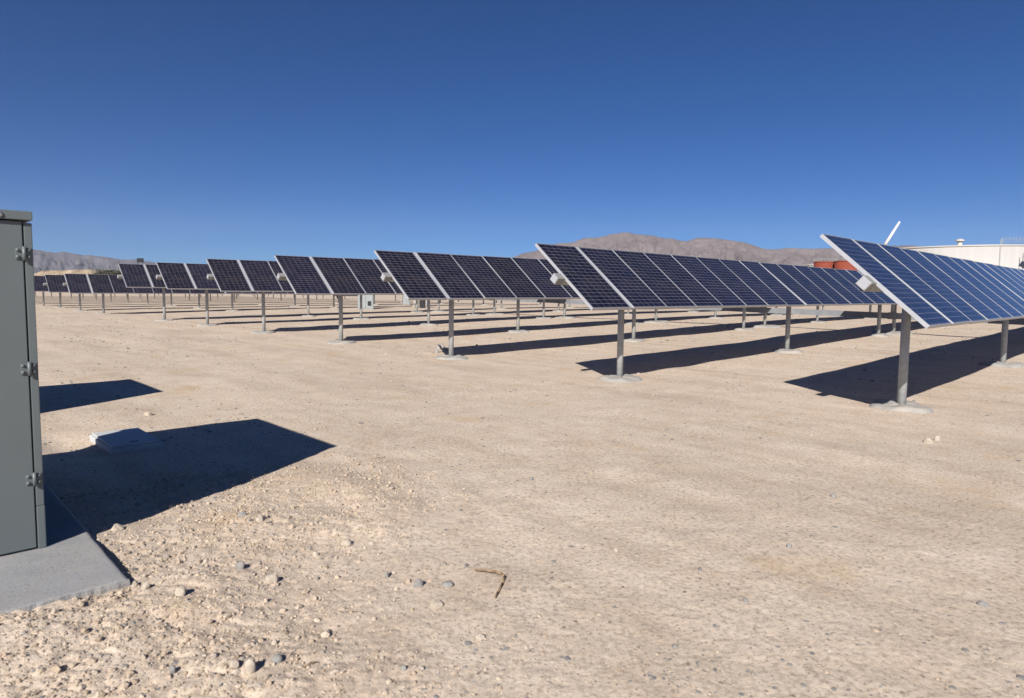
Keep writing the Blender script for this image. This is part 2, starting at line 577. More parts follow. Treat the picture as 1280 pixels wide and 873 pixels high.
# ------------------------------------------------------------------ mountains
def ridge(name, pts, dist, depth, mtl, seed, ravine, foot_px=None, nx=420, ny=90, fine=1.0):
    """a range of hills whose crest follows the list of photo positions, dist metres away"""
    pts = sorted(pts)
    xs = np.array([p[0] for p in pts], float); ys = np.array([p[1] for p in pts], float)
    gx = np.linspace(xs[0], xs[-1], nx)
    gy = np.interp(gx, xs, ys)
    az = np.zeros(nx); te = np.zeros(nx)
    for i, (x, y) in enumerate(zip(gx, gy)):
        r = ray(x, y)
        az[i] = math.atan2(r.x, r.y); te[i] = r.z / math.hypot(r.x, r.y)
    t = np.linspace(-1, 1, ny)
    rr = dist + depth * t
    A, T = np.meshgrid(az, t, indexing='ij')
    Rr = dist + depth * T
    X, Y = Rr * np.sin(A), Rr * np.cos(A)
    H = (te * dist + CAM_H)[:, None]
    env = np.clip(1 - np.abs(T), 0, 1) ** 1.25
    sc = depth * .32 * fine
    rav = np.zeros_like(X)
    amp = 1.0
    for o in range(6):
        # valleys run downhill: stretched along the view depth
        a = A * dist
        rav += amp * np.abs(vnoise(a / sc * 1.5 + 3 * o + .35 * vnoise(X / sc, Y / sc, seed + 50 + o), T * depth / sc * .7, seed + o))
        sc *= .5; amp *= .64
    rav = rav / 1.7
    away = np.clip(np.abs(T) * 3.2, 0, 1)
    Z = H * env * (1 - ravine * rav * (.05 + .95 * away)) - 1.5
    V = np.stack([X, Y, Z], -1).reshape(-1, 3)
    ii = np.arange(nx - 1)[:, None] * ny + np.arange(ny - 1)[None]
    Fq = np.stack([ii, ii + 1, ii + ny + 1, ii + ny], -1).reshape(-1, 4)[:, ::-1]
    return tag(link(name, np_mesh(name, V, Fq, mtl)), kind='structure')


ridge('mountains', [(520, 345), (560, 334), (600, 326), (640, 319), (662, 312.5), (690, 302.5), (705, 299.5), (718, 299.5), (730, 293.8), (745, 293.2),
                    (760, 291.6), (770, 289.5), (778, 288.2), (786, 287.8), (795, 289.3), (815, 291), (835, 295.5), (850, 298), (858, 298),
                    (872, 293.8), (890, 294.8), (905, 296), (920, 298.8), (940, 304), (955, 308.6), (965, 309.8), (976, 309.2), (990, 307.6),
                    (1010, 306.3), (1030, 306.8), (1060, 307.2), (1085, 305.5), (1110, 304.6), (1140, 304), (1160, 306), (1200, 311),
                    (1260, 322), (1330, 340), (1400, 358)], 4200, 1500, M_MOUNT, 21, .85, nx=640, ny=130)
ridge('far_mountains', [(-420, 352), (-300, 335), (-180, 322), (-90, 314), (-30, 312), (20, 311.5), (40, 310.3), (50, 310.6), (58, 313), (68, 314.6), (80, 312.2),
                        (92, 315), (102, 316.6), (112, 316.8), (124, 318.8), (140, 321), (150, 323), (162, 323.2), (172, 323.4), (186, 325.2),
                        (205, 329.5), (230, 334), (262, 339.5), (300, 345), (340, 354)], 12500, 2600, M_SNOWMT, 33, .55, nx=520)
ridge('sand_banks', [(-60, 352), (0, 346), (30, 342), (46, 337.5), (52, 334.4), (60, 334), (70, 334.4), (84, 334.6), (96, 333.8), (110, 333.2), (122, 334.4),
                     (134, 336), (146, 335), (158, 336.5), (180, 342), (215, 348), (250, 353), (300, 359)], 620, 150, M_BANK, 61, .5, nx=260, ny=60, fine=.8)

# air between here and the mountains
hz, nt, b = mat('haze_air')
nt.nodes.remove(b)
pv = N(nt, 'ShaderNodeVolumePrincipled')
pv.inputs['Color'].default_value = (.80, .86, 1.0, 1)
pv.inputs['Density'].default_value = 1.75e-5
nt.links.new(pv.outputs[0], nt.nodes['Material Output'].inputs['Volume'])
HAZE = True
if HAZE:
    hb = MB().box(-15700, 15700, -15700, 15700, -4, 1500).mesh('haze', hz)
    tag(link('haze', hb), kind='stuff')

# ------------------------------------------------------------------ trackers
PW, PL, PITCH_W, GAP = .965, 1.571, .97, .07
N_PAN = 36                                       # one end panel, then groups of seven
S_BEAM = 24.4                                    # where the drive strut crosses the rows
FR_T, FR_D = .0065, .046

mb = MB()
mb.box(-PW / 2 + FR_T, PW / 2 - FR_T, -PL / 2 + FR_T, PL / 2 - FR_T, -.008, -.003)
mb.bm.faces.ensure_lookup_table()
for f in mb.bm.faces:
    f.normal_update()
    f.material_index = 0 if f.normal.z > .5 else 1
me_lam = mb.mesh('solar_panel', M_PV, M_BACK)


def add_frame(mb, mi=0, x=0.0):
    mb.box(x - PW / 2, x - PW / 2 + FR_T - .0005, -PL / 2, PL / 2, -FR_D, 0, mi)
    mb.box(x + PW / 2 - FR_T + .0005, x + PW / 2, -PL / 2, PL / 2, -FR_D, 0, mi)
    mb.box(x - PW / 2 + FR_T, x + PW / 2 - FR_T, -PL / 2, -PL / 2 + FR_T - .0005, -FR_D, -.0005, mi)
    mb.box(x - PW / 2 + FR_T, x + PW / 2 - FR_T, PL / 2 - FR_T + .0005, PL / 2, -FR_D, -.0005, mi)


mb = MB(); add_frame(mb)
me_frame = mb.mesh('frame', M_ALU)
mb = MB(); add_frame(mb, 2)
mb.box(-PW / 2 + FR_T, PW / 2 - FR_T, -PL / 2 + FR_T, PL / 2 - FR_T, -.008, -.003)
for f in mb.bm.faces:
    f.normal_update()
    if f.material_index == 0: f.material_index = 0 if f.normal.z > .5 else 1
me_panel_one = mb.mesh('solar_panel_with_frame', M_PV, M_BACK, M_ALU)


def pan_x(n):
    """centre of panel n along the row, 0 = middle of the first wide gap"""
    if n == 0: return -(GAP / 2 + PITCH_W / 2)
    k, m = divmod(n - 1, 7)
    return k * (7 * PITCH_W + GAP) + GAP / 2 + (m + .5) * PITCH_W


ROW_LEN = pan_x(N_PAN - 1) + PITCH_W / 2
X_END = pan_x(0) - PW / 2
TUBE_Z = -.125
mb = MB()
mb.box(X_END + .03, ROW_LEN - .05, -.05, .05, TUBE_Z - .05, TUBE_Z + .05)
for n in range(N_PAN):                            # cradle rails clamped to the tube under every panel
    for dx in (-.3, .3):
        mb.box(pan_x(n) + dx - .02, pan_x(n) + dx + .02, -.5, .5, TUBE_Z + .051, -FR_D - .001)
me_tube = mb.mesh('torque_tube', M_GALV)

me_gapc = MB().box(-.0335, .0335, -PL / 2, PL / 2, -.03, -.006, bevel=.003).mesh('gap_cover', M_ALU)
me_box = MB().box(-.165, -.005, -.08, .055, -.15, -.02, bevel=.008).mesh('control_box', M_BOX)
mb = MB().box(-.173, -.1655, -.07, .045, -.14, -.03, bevel=.002)
for yy in (-.058, .033):
    for zz in (-.128, -.042): mb.tube((-.176, yy, zz), (-.172, yy, zz), .006, n=8)
me_lid = mb.mesh('lid', M_ALU)
me_gland = MB().tube((-.09, -.03, -.151), (-.09, -.03, -.18), .012, n=12).mesh('cable_gland', M_BLACK)
mb = MB().box(-.035, .035, -.05, .05, -.86, -.051)
mb.box(-.05, .05, -.06, .06, -.085, -.0712)
me_arm = mb.mesh('drive_arm', M_GALV)


def jit(seed):
    r = random.Random(seed)
    a = [r.uniform(-1, 1) for _ in range(6)]
    ph = [r.uniform(0, 6.28) for _ in range(6)]
    return lambda t, k: .075 * sum(a[i] * math.sin((i + 1) * t + ph[i]) for i in range(6)) / 1.4


def footing(i):
    j1, r = jit(i), random.Random(i + 40)
    mb = MB().lathe([(.41, -.12), (.39, .0), (.375, .022), (.35, .042), (.30, .05), (.24, .052), (.17, .054), (.10, .057), (.05, .06)], 44,
                    jitter=lambda t, k: j1(t, k) * (1.0 if k < 5 else .4) + r.uniform(-.012, .012))
    for v in mb.bm.verts:
        a, rr = math.atan2(v.co.y, v.co.x), math.hypot(v.co.x, v.co.y)
        if v.co.z > .015: v.co.z += r.uniform(-.005, .005) + .016 * math.sin(a * 2 + i) * rr / .4 + .009 * math.sin(a * 5 + 2 * i)
    return mb.mesh('concrete_footing', M_FOOT)


FOOT = [footing(i) for i in range(5)]
_post_cache = {}


def post_mesh(h):
    k = round(h, 2)
    if k not in _post_cache:
        _post_cache[k] = MB().tube((0, 0, -.1), (0, 0, k), .056, n=28).mesh('post', M_GALV)
    return _post_cache[k]


mb = MB().box(-.07, .07, -.085, .085, -.09, .085, bevel=.01)
mb.tube((-.1, 0, 0), (.1, 0, 0), .082, n=20)
me_bear = mb.mesh('bearing', M_GALV)

ROTZ = math.pi / 2 - TH


def tracker(s0, q, t, m, tilt, label, group, full=2, n_pan=N_PAN, strut=False, post0=.62, posts=6, foot=True):
    root = empty('solar_tracker', W(s0, q, 0), ROTZ)
    tag(root, label, 'solar tracker', group)
    ct, st = math.cos(tilt), math.sin(tilt)
    for n in range(n_pan):
        x = pan_x(n)
        jt = rng.uniform(-.007, .007)
        if full == 2:
            p = link('solar_panel', me_lam, root, (x, 0, t + m * x), (tilt + jt, 0, 0))
            link('frame', me_frame, p)
        else:
            link('solar_panel', me_panel_one, root, (x, 0, t + m * x), (tilt + jt, 0, 0))
    for k in range((n_pan - 1) // 7 + 1):
        x = k * (7 * PITCH_W + GAP)
        link('gap_cover', me_gapc, root, (x, 0, t + m * x), (tilt, 0, 0))
    link('torque_tube', me_tube, root, (0, 0, t), (tilt, -math.atan(m), 0))
    if full:
        bx = link('control_box', me_box, root, (X_END, 0, t + m * X_END), (tilt, 0, 0))
        link('lid', me_lid, bx); link('cable_gland', me_gland, bx)
    oy, oz = -st * TUBE_Z, ct * TUBE_Z
    for k in range(posts):
        x = post0 + k * 6.88
        w = W(s0 + x, q + oy)
        g = gz(w.x, w.y) if full else .012 * min(22, max(0, s0 + x - 10.5))
        top = t + m * x + oz - .05
        p = link('post', post_mesh(top - g), root, (x, oy, g))
        if foot: link('concrete_footing', FOOT[(k + int(q)) % 5], p, (0, 0, 0), (0, 0, rng.uniform(0, 6)))
        if full: link('bearing', me_bear, p, (0, 0, top - g + .05))
    if strut:
        link('drive_arm', me_arm, root, (S_BEAM - s0, oy, t + m * (S_BEAM - s0) + oz), (0, 0, 0))
        x = S_BEAM + .22 - s0
        w = W(s0 + x, q + oy)
        g = gz(w.x, w.y)
        p = link('drive_post', post_mesh(t + m * x + oz - .05 - g), root, (x, oy, g))
        link('concrete_footing', FOOT[int(q) % 5], p, (0, 0, 0), (0, 0, rng.uniform(0, 6))).scale = (1.7, 1.3, 1.2)
    return root


ROWS = [  # s0, q, tube height, slope, tilt, label
    (9.152, 2.503, 1.692, -.002, .733, 'nearest tracker row of bright blue panels at the right edge, before the white tank'),
    (8.681, 6.769, 1.757, -.001, .701, 'long tracker row of dark panels with the pointed mountain right above its end panel'),
    (8.507, 11.243, 1.818, .004, .682, 'tracker row with loose broken concrete at its front post, left of the mountains'),
    (8.581, 16.171, 1.867, .005, .694, 'tracker row with a pale cabinet showing beneath it, fourth row from the right'),
    (8.716, 21.504, 1.907, .006, .710, 'tracker row fifth from the right, three of its panels showing against bare sky'),
    (8.701, 26.677, 1.930, .001, .682, 'tracker row sixth from the right, two panels showing next to the raised row end'),
    (8.608, 31.678, 1.977, .002, .695, 'raised tracker row end with the small dark board above its corner'),
    (8.229, 40.783, 1.632, .001, .693, 'lower tracker row beyond the gap, its end panel nearest the small dark board'),
    (8.278, 46.677, 1.631, -.002, .697, 'lower tracker row beyond the gap, one narrow end panel left of its neighbour'),
    (8.25, 52.4, 1.63, -.001, .697, 'lower tracker row farthest left, running behind the grey cabinet edge'),
]
for i, (s0, q, t, m, tilt, lab) in enumerate(ROWS):
    tracker(s0, q, t, m, tilt, lab, 'solar tracker rows', full=2 if i < 5 else 1, strut=i < 7, post0=.62 if i else .66)
for i in range(10):
    tracker(8.2, 58.1 + 5.7 * i, 1.63, 0, .697, 'far solar tracker row hidden behind nearer rows, only its thin posts and shadow strip showing',
            'far tracker rows behind the others', full=0, foot=False)

# drive strut that links the rows
root = empty('drive_strut', W(S_BEAM, 2.9, 0), ROTZ)
tag(root, 'long grey square steel strut crossing below the panels from row to row', 'drive strut')
zs = lambda q: .70 + .0135 * q
mb = MB()
mb.beam((0, -.52, zs(2.38)), (0, 31.0, zs(33.9)), .10, .20)
link('strut_tube', mb.mesh('strut_tube', M_STRUT), root)
for (s0, q, t, m, tilt, lab) in ROWS[:7]:
    y = q + .08 - 2.9
    mb = MB().box(-.07, .07, -.12, .12, -.115, .115, bevel=.008)
    link('strut_clamp', mb.mesh('strut_clamp', M_STRUT), root, (0, y, zs(y + 2.9)))


# ------------------------------------------------------------------ cabinets, slab, vault
def cabinet(s_right, q_front, width, depth, z0, H, label, detail=True):
    """local: x along the front (0 = right corner, negative to the left), y into the depth"""
    root = empty('equipment_cabinet', W(s_right, q_front, z0), ROTZ)
    tag(root, label, 'cabinet', 'grey equipment cabinets on slabs')
    body = MB().box(-width, -.036, .022, depth, 0, H - .048, bevel=.003).mesh('body', M_CAB)
    link('body', body, root)
    d = MB().box(-width + .04, -.043, -.003, .02, .012, H - .052, bevel=.003)
    link('door', d.mesh('door', M_CAB), root)
    cp = MB().box(-.036, 0, 0, depth, .232, H - .058, bevel=.004)
    link('corner_post', cp.mesh('corner_post', M_CAB), root)
    cp = MB().box(-.036, .002, -.002, depth, 0, .23, bevel=.005)
    link('corner_post', cp.mesh('corner_post', M_CAB), root)
    rf = MB().box(-width - .02, .001, -.024, depth + .02, H - .045, H, bevel=.004).mesh('roof', M_CAB)
    r = link('roof', rf, root)
    for k in range(1, 7):
        b_ = MB().lathe([(.0145, 0), (.0145, .004), (.011, .008), (.004, .0105)], 14).mesh('bolt', M_ZINC)
        link('bolt', b_, r, (-.135 - (k - 1) * .2, -.024, H - .023), (math.pi / 2, 0, 0))
    for zc in (H - .215, H - .81, H - 1.395):
        h = MB().tube((-.0395, -.017, -.036), (-.0395, -.017, .036), .0085, n=14)
        h.box(-.076, -.043, -.0095, -.0035, -.03, .03, bevel=.002)
        h.box(-.036, -.008, -.0095, -.0005, -.03, .03, bevel=.002)
        hm = link('hinge', h.mesh('hinge', M_CAB), root, (0, 0, zc))
        for x in (-.066, -.019):
            for zz in (-.017, .017):
                b_ = MB().lathe([(.0085, 0), (.0085, .004), (.006, .007), (.002, .0085)], 12).mesh('bolt', M_CAB)
                link('bolt', b_, hm, (x, -.0095, zz), (math.pi / 2, 0, 0))
    if detail:
        hd = MB().box(-width + .12, -width + .15, -.05, -.004, .8, 1.05, bevel=.006)
        link('handle', hd.mesh('handle', M_ZINC), root)
    return root


cabinet(.598, 4.182, 1.25, 1.83, .1, 1.777, 'tall grey steel cabinet with three hinges at the left picture edge')
cabinet(.40, 8.72, 1.25, 1.62, .1, 1.777, 'second grey cabinet standing outside the left edge, only its shadow falls in view')


def slab(name, s0, s1, q0, q1, z0, z1, label, seed, lip=.012):
    """cast slab with chipped, slightly uneven edges"""
    nx, ny = int((s1 - s0) / .012), int((q1 - q0) / .012)
    bm = bmesh.new()
    top = []
    for i in range(nx + 1):
        row = []
        for jj in range(ny + 1):
            s, q = s0 + (s1 - s0) * i / nx, q0 + (q1 - q0) * jj / ny
            e = min(i, nx - i, jj, ny - jj)
            z = z1 + .0012 * float(vnoise(np.array([s * 9.]), np.array([q * 9.]), seed)[0])
            if e == 0:
                k = float(vnoise(np.array([s * 45.]), np.array([q * 45.]), seed + 1)[0]); k2 = float(vnoise(np.array([s * 7.]), np.array([q * 7.]), seed + 3)[0])
                z -= .004 + .003 * k
                o = .004 * k + .004 * k2 + .002
                if i == 0: s -= o
                if i == nx: s += o
                if jj == 0: q -= o
                if jj == ny: q += o
            row.append(bm.verts.new((s - s0, q - q0, z)))
        top.append(row)
    for i in range(nx):
        for jj in range(ny):
            bm.faces.new((top[i][jj], top[i + 1][jj], top[i + 1][jj + 1], top[i][jj + 1])).smooth = True
    per = ([top[i][0] for i in range(nx)] + [top[nx][jj] for jj in range(ny)] + [top[i][ny] for i in range(nx, 0, -1)]
           + [top[0][jj] for jj in range(ny, 0, -1)])
    low = []
    for v in per:
        n_ = float(vnoise(np.array([v.co.x * 30.]), np.array([v.co.y * 30.]), seed + 5)[0])
        cx, cy = (s1 - s0) / 2, (q1 - q0) / 2
        low.append(bm.verts.new((v.co.x + math.copysign(.003 + .002 * n_, v.co.x - cx), v.co.y + math.copysign(.003 + .002 * n_, v.co.y - cy), z1 - .022 + .004 * n_)))
    bot = [bm.verts.new((v.co.x, v.co.y, z0)) for v in low]
    n = len(per)
    for a, b_ in ((per, low), (low, bot)):
        for i in range(n):
            bm.faces.new((a[i], b_[i], b_[(i + 1) % n], a[(i + 1) % n]))
    bmesh.ops.recalc_face_normals(bm, faces=bm.faces)
    me = bpy.data.meshes.new(name); bm.to_mesh(me); bm.free()
    me.materials.append(M_CONC)
    return tag(link(name, me, None, W(s0, q0, 0), (0, 0, ROTZ)), label, 'concrete slab', 'cabinet slabs')


slab('concrete_slab', -1.0, .81, 3.462, 6.5, -.15, .1, 'pale grey concrete slab under the hinged cabinet, chipped front edge', 71)
slab('concrete_slab', -1.0, .6, 8.2, 10.8, -.15, .1, 'concrete slab under the second cabinet outside the left edge', 75)

# buried cable vault
c = W(1.68, 7.02)
root = empty('cable_vault', (c.x, c.y, 0), ROTZ)
tag(root, 'blue grey concrete vault lid half in the shadow of the cabinet', 'cable vault')
link('vault_rim', MB().box(-.235, .205, -.40, .40, -.2, .045, bevel=.008).mesh('vault_rim', M_PRECAST), root)
v = link('vault_lid', MB().box(-.215, .185, -.38, .38, .0455, .064, bevel=.006).mesh('vault_lid', M_PRECAST), root)
link('lift_slot', MB().box(-.05, .02, -.30, -.27, .0645, .066).mesh('lift_slot', M_BLACK), v)

# inverter cabinets seen under the far rows
p = at_z(447, 387, .12)
qs_ = lambda v: (v.x * SINT + v.y * COST, -v.x * COST + v.y * SINT)


def inverter(px0, px1, py, h, w, dpt, label):
    p = at_z((px0 + px1) / 2, py, .15)
    root = empty('inverter_cabinet', (p.x, p.y, .0), ROTZ - .55)
    tag(root, label, 'inverter', 'pale inverter cabinets under the rows')
    link('base', MB().box(-w / 2 - .1, w / 2 + .1, -dpt / 2 - .1, dpt / 2 + .1, -.1, .15).mesh('base', M_CONC), root)
    link('body', MB().box(-w / 2, w / 2, -dpt / 2, dpt / 2, .1501, h, bevel=.02).mesh('body', M_CABFAR), root)
    link('door', MB().box(-w / 2 + .05, -.01, -dpt / 2 - .03, -dpt / 2 - .001, .25, h - .1, bevel=.01).mesh('door', M_CABFAR), root)
    link('door', MB().box(.01, w / 2 - .05, -dpt / 2 - .03, -dpt / 2 - .001, .25, h - .1, bevel=.01).mesh('door', M_CABFAR), root)
    link('roof', MB().box(-w / 2 - .05, w / 2 + .05, -dpt / 2 - .06, dpt / 2 + .05, h + .001, h + .07, bevel=.01).mesh('roof', M_CABFAR), root)
    link('vent', MB().box(.12, w / 2 - .15, -dpt / 2 - .045, -dpt / 2 - .031, .4, .7).mesh('vent', M_BLACK), root)
    return root


inverter(447, 467.5, 387, 2.0, 1.0, .55, 'pale grey inverter cabinet under the panels, behind a post, near the picture centre')
inverter(504, 512, 382.0, 1.9, .55, .5, 'smaller pale inverter cabinet farther back, beside a dark switch rack')

# switch rack: posts carrying dark boxes
p = at_z(526, 388.6, 0)
root = empty('switch_rack', (p.x, p.y, 0), -.1)
tag(root, 'dark switch boxes on thin posts under the panels left of centre', 'switch rack')
for x in (-.42, -.2, .42):
    link('post', MB().tube((x, 0, -.1), (x, 0, 1.75), .05, n=14).mesh('post', M_GALV), root)
link('switch_box', MB().box(-.06, .28, -.12, .12, .12, 1.55, bevel=.01).mesh('switch_box', M_DARK), root)
link('switch_box', MB().box(-.52, -.32, -.12, .1, .5, 1.4, bevel=.01).mesh('switch_box', M_GREYW), root)
link('rail', MB().box(-.48, .48, .055, .085, 1.2, 1.28).mesh('rail', M_GALV), root)

# dark vehicle far back, only its underside shows below the panels
p = at_z(438, 374.3, 0)
root = empty('parked_truck', (p.x, p.y, 0), .35)
tag(root, 'dark parked truck far back, only wheels and sills showing under the panels', 'truck')
bd = MB().box(-2.4, 2.4, -.85, .85, .45, .95, bevel=.08)
link('body', bd.mesh('body', M_TRUCK), root)
cb = MB().box(-.7, 1.0, -.78, .78, .951, 1.65, bevel=.15)
link('cab', cb.mesh('cab', M_TRUCK), root)
for x in (-1.5, 1.5):
    for y in (-.8, .8):
        wh = link('wheel', MB().tube((x, y - .11, .36), (x, y + .11, .36), .36, n=22).mesh('wheel', M_BLACK), root)
        link('rim', MB().tube((x, y - .115, .36), (x, y + .115, .36), .19, n=16).mesh('rim', M_ZINC), wh)

# small dark board on a post
p = at_d(175.3, 325.6, 62)
root = empty('dark_board', (p.x, p.y, 0), .1)
tag(root, 'small dark square board on a thin post sticking up above the panels', 'board')
link('board', MB().box(-.29, .29, -.05, .05, p.z - .19, p.z + .19, bevel=.01).mesh('board', M_DARK), root)
link('post', MB().tube((0, .08, -.1), (0, .08, p.z + .1), .035, n=10).mesh('post', M_GALV), root)

# ------------------------------------------------------------------ tanks and far structures
D_T = 172
pc = at_d(1206, 305, D_T)
RT = 20.3
zt = at_d(1206, 305, D_T - RT).z
root = empty('storage_tank', (pc.x, pc.y, 0), 0)
tag(root, 'huge white ribbed storage tank behind the right hand panels', 'storage tank')
mb = MB().lathe([(RT, -1), (RT, zt - .35)], 96)
link('shell', mb.mesh('shell', M_TANKW), root)
link('rim', MB().lathe([(RT + .01, zt - .35), (RT + .16, zt - .33), (RT + .16, zt - .05), (RT, zt)], 96).mesh('rim', M_WHITE), root)
link('roof', MB().lathe([(RT - .05, zt - .06), (RT * .6, zt + .35), (RT * .25, zt + .62), (.3, zt + .7)], 96).mesh('roof', M_WHITE), root)


def on_tank(px, r=RT):
    """bearing of the tank point seen at photo column px, on its near side"""
    d = ray(px, 320); d = Vector((d.x, d.y)).normalized()
    c2 = Vector((pc.x, pc.y))
    bq = d.dot(c2); disc = max(0, bq * bq - (c2.length_squared - r * r))
    hit = d * (bq - math.sqrt(disc))
    v_ = hit - c2
    return math.atan2(v_.y, v_.x)


a = on_tank(1198)
vx, vy = (RT - 2.2) * math.cos(a), (RT - 2.2) * math.sin(a)
vm = MB().lathe([(.55, 0), (.5, .9)], 20)
vv = link('roof_vent', vm.mesh('roof_vent', M_WHITE), root, (vx, vy, zt + .05))
link('cowl', MB().lathe([(.5, .9), (.98, .98), (.95, 1.2), (.6, 1.5), (.05, 1.58)], 20).mesh('cowl', M_WHITE), vv)
a = on_tank(1249.5)
lx, ly = (RT + .12) * math.cos(a), (RT + .12) * math.sin(a)
mb = MB()
mb.tube((lx, ly, 1), (lx, ly, zt + 1.3), .07, n=8)
mb.tube((lx + .5, ly + .1, 1), (lx + .5, ly + .1, zt + 1.3), .05, n=8)
for k in range(44):
    z = 1 + k * (zt - .5) / 44
    mb.tube((lx, ly, z), (lx + .5, ly + .1, z), .02, n=6)
link('ladder', mb.mesh('ladder', M_GREYW), root)
mb = MB()
prev = None
for px in np.linspace(1252, 1279, 7):
    a = on_tank(px)
    x, y = (RT - .15) * math.cos(a), (RT - .15) * math.sin(a)
    mb.tube((x, y, zt - .05), (x, y, zt + 1.6), .035, n=6)
    if prev:
        for hz_ in (.55, 1.1, 1.58):
            mb.tube((prev[0], prev[1], zt + hz_), (x, y, zt + hz_), .03, n=6)
    prev = (x, y)
link('railing', mb.mesh('railing', M_GREYW), root)

# stair tower at the right of the tank
p = at_d(1297, 330, D_T - RT - 6)
root = empty('stair_tower', (p.x, p.y, 0), -.7)
tag(root, 'grey steel stair tower beside the white tank at the right edge', 'stair tower')
mb = MB()
for x in (-.9, .9):
    for y in (-.9, .9):
        mb.tube((x, y, -.3), (x, y, zt + 1.2), .07, n=8)
link('frame', mb.mesh('frame', M_GREYW), root)
for k in range(6):
    z = 2.2 + k * 2.1
    link('landing', MB().box(-1, 1, -1, 1, z - .06, z + .06).mesh('landing', M_GREYW), root)
    sgn = 1 if k % 2 else -1
    mb = MB().beam((-.9 * sgn, -.5, z - 2.0), (.9 * sgn, -.5, z - .07), .5, .12)
    link('stair_flight', mb.mesh('stair_flight', M_GREYW), root)
    mb = MB()
    for zz in (.55, 1.05):
        mb.beam((-1, -1, z + zz), (1, -1, z + zz), .05, .05); mb.beam((-1, 1, z + zz), (1, 1, z + zz), .05, .05)
    link('handrail', mb.mesh('handrail', M_GREYW), root)


def red_tank(px, wpx, py, d, label):
    top = at_d(px, py, d)
    r = wpx * d / F_PX / 2
    root = empty('red_tank', (top.x, top.y, 0), 0)
    tag(root, label, 'tank', 'rust red tanks beyond the rows')
    link('shell', MB().lathe([(r, -.5), (r, top.z - .12)], 48).mesh('shell', M_RED), root)
    link('roof', MB().lathe([(r + .08, top.z - .12), (r + .08, top.z), (.1, top.z + .12)], 48).mesh('roof', M_RED), root)
    mb = MB()
    for k in range(18):
        a0, a1 = 2 * math.pi * k / 18, 2 * math.pi * (k + 1) / 18
        p0 = Vector((r * math.cos(a0), r * math.sin(a0), top.z)); p1 = Vector((r * math.cos(a1), r * math.sin(a1), top.z))
        mb.tube(p0, p0 + Vector((0, 0, .62)), .028, n=6)
        mb.tube(p0 + Vector((0, 0, .6)), p1 + Vector((0, 0, .6)), .024, n=6)
    link('railing', mb.mesh('railing', M_GREYW), root)
    return root


red_tank(1031.5, 25.5, 327.6, 125, 'left rust red round tank with railed roof beyond the panels')
red_tank(1060, 30, 326.6, 121, 'right rust red round tank half hidden by the near end panel')
p = at_d(1013, 330.6, 132)
root = empty('pump_house', (p.x, p.y, 0), .2)
tag(root, 'small grey hut at the left of the red tanks', 'hut')
link('wall', MB().box(-.85, .85, -.8, .8, -.2, p.z - .3).mesh('wall', M_GREYW), root)
link('roof', MB().box(-1.0, 1.0, -.95, .95, p.z - .299, p.z, bevel=.05).mesh('roof', M_GREYW), root)

# white slanted boom
p0, p1 = at_d(1104.5, 309, 84), at_d(1124.6, 277.5, 84)
dv = (p1 - p0)
root = empty('crane_boom', (p0.x - dv.x * 3, p0.y, 0), 0)
tag(root, 'thin white slanted boom rising above the near panels against the sky', 'boom')
b0 = root.location
mb = MB().tube((dv.x * .05, 0, p0.z - dv.z * 2.95), (dv.x * 3.12, 0, p0.z + dv.z * .12), .30, .2, n=14)
link('lower_section', mb.mesh('lower_section', M_GREYW), root)
mb = MB().tube((dv.x * 3.08, 0, p0.z + dv.z * .08), (dv.x * 4, 0, p0.z + dv.z), .20, .13, n=14)
link('boom_tube', mb.mesh('boom_tube', M_BOOM), root)
link('base', MB().box(-1.2, 1.2, -.9, .9, 0, max(.6, p0.z - dv.z * 2.9), bevel=.1).mesh('base', M_GREYW), root)

# power poles on the far plain
for i, (px, py) in enumerate(((72, 325), (98, 323.5), (112.5, 323), (137, 323.5), (147.5, 324.5), (155, 324))):
    d = 900
    t_ = at_d(px, py, d)
    root = empty('power_pole', (t_.x, t_.y, 0), rng.uniform(-.4, .4))
    tag(root, 'thin wooden power pole standing against the far bluish mountains', 'power pole', 'power poles on the far plain')
    link('pole', MB().tube((0, 0, -1), (0, 0, t_.z), .30, .22, n=8).mesh('pole', M_WOOD), root)
    link('crossarm', MB().box(-2.4, 2.4, -.12, .12, t_.z - 2.2, t_.z - 1.8).mesh('crossarm', M_WOOD), root)

# dark scrub along the foot of the banks
V, Fc = [], []
for k in range(4200):
    u = NR.random()
    px = 126 + 26 * u
    base = at_d(px, 341.5, 455)
    cx = base.x + NR.normal(0, .8); cy = base.y + NR.normal(0, 5)
    hh = 5.2 * (.30 + .12 * math.sin(u * 19) * math.sin(u * 7 + 1)) + base.z
    cz = NR.uniform(base.z - 3.5, hh)
    s_ = NR.uniform(.25, .5)
    nrm = NR.normal(size=3); nrm /= np.linalg.norm(nrm)
    a = np.cross(nrm, [0.3, .5, .8]); a /= np.linalg.norm(a); b_ = np.cross(nrm, a)
    c_ = np.array([cx, cy, cz]); n0 = len(V)
    V += [c_ + s_ * a, c_ + s_ * b_, c_ - s_ * a, c_ - s_ * b_]
    Fc.append((n0, n0 + 1, n0 + 2, n0 + 3))
o = link('far_scrub', np_mesh('far_scrub', np.array(V), np.array(Fc), M_LEAF, False))
tag(o, 'dark strip of far scrub trees below the pale banks', 'scrub', kind='stuff')

# ------------------------------------------------------------------ stones
bm = bmesh.new(); bmesh.ops.create_icosphere(bm, subdivisions=1, radius=1)
ICO_V = np.array([v.co[:] for v in bm.verts]); ICO_F = np.array([[v.index for v in f.verts] for f in bm.faces]); bm.free()


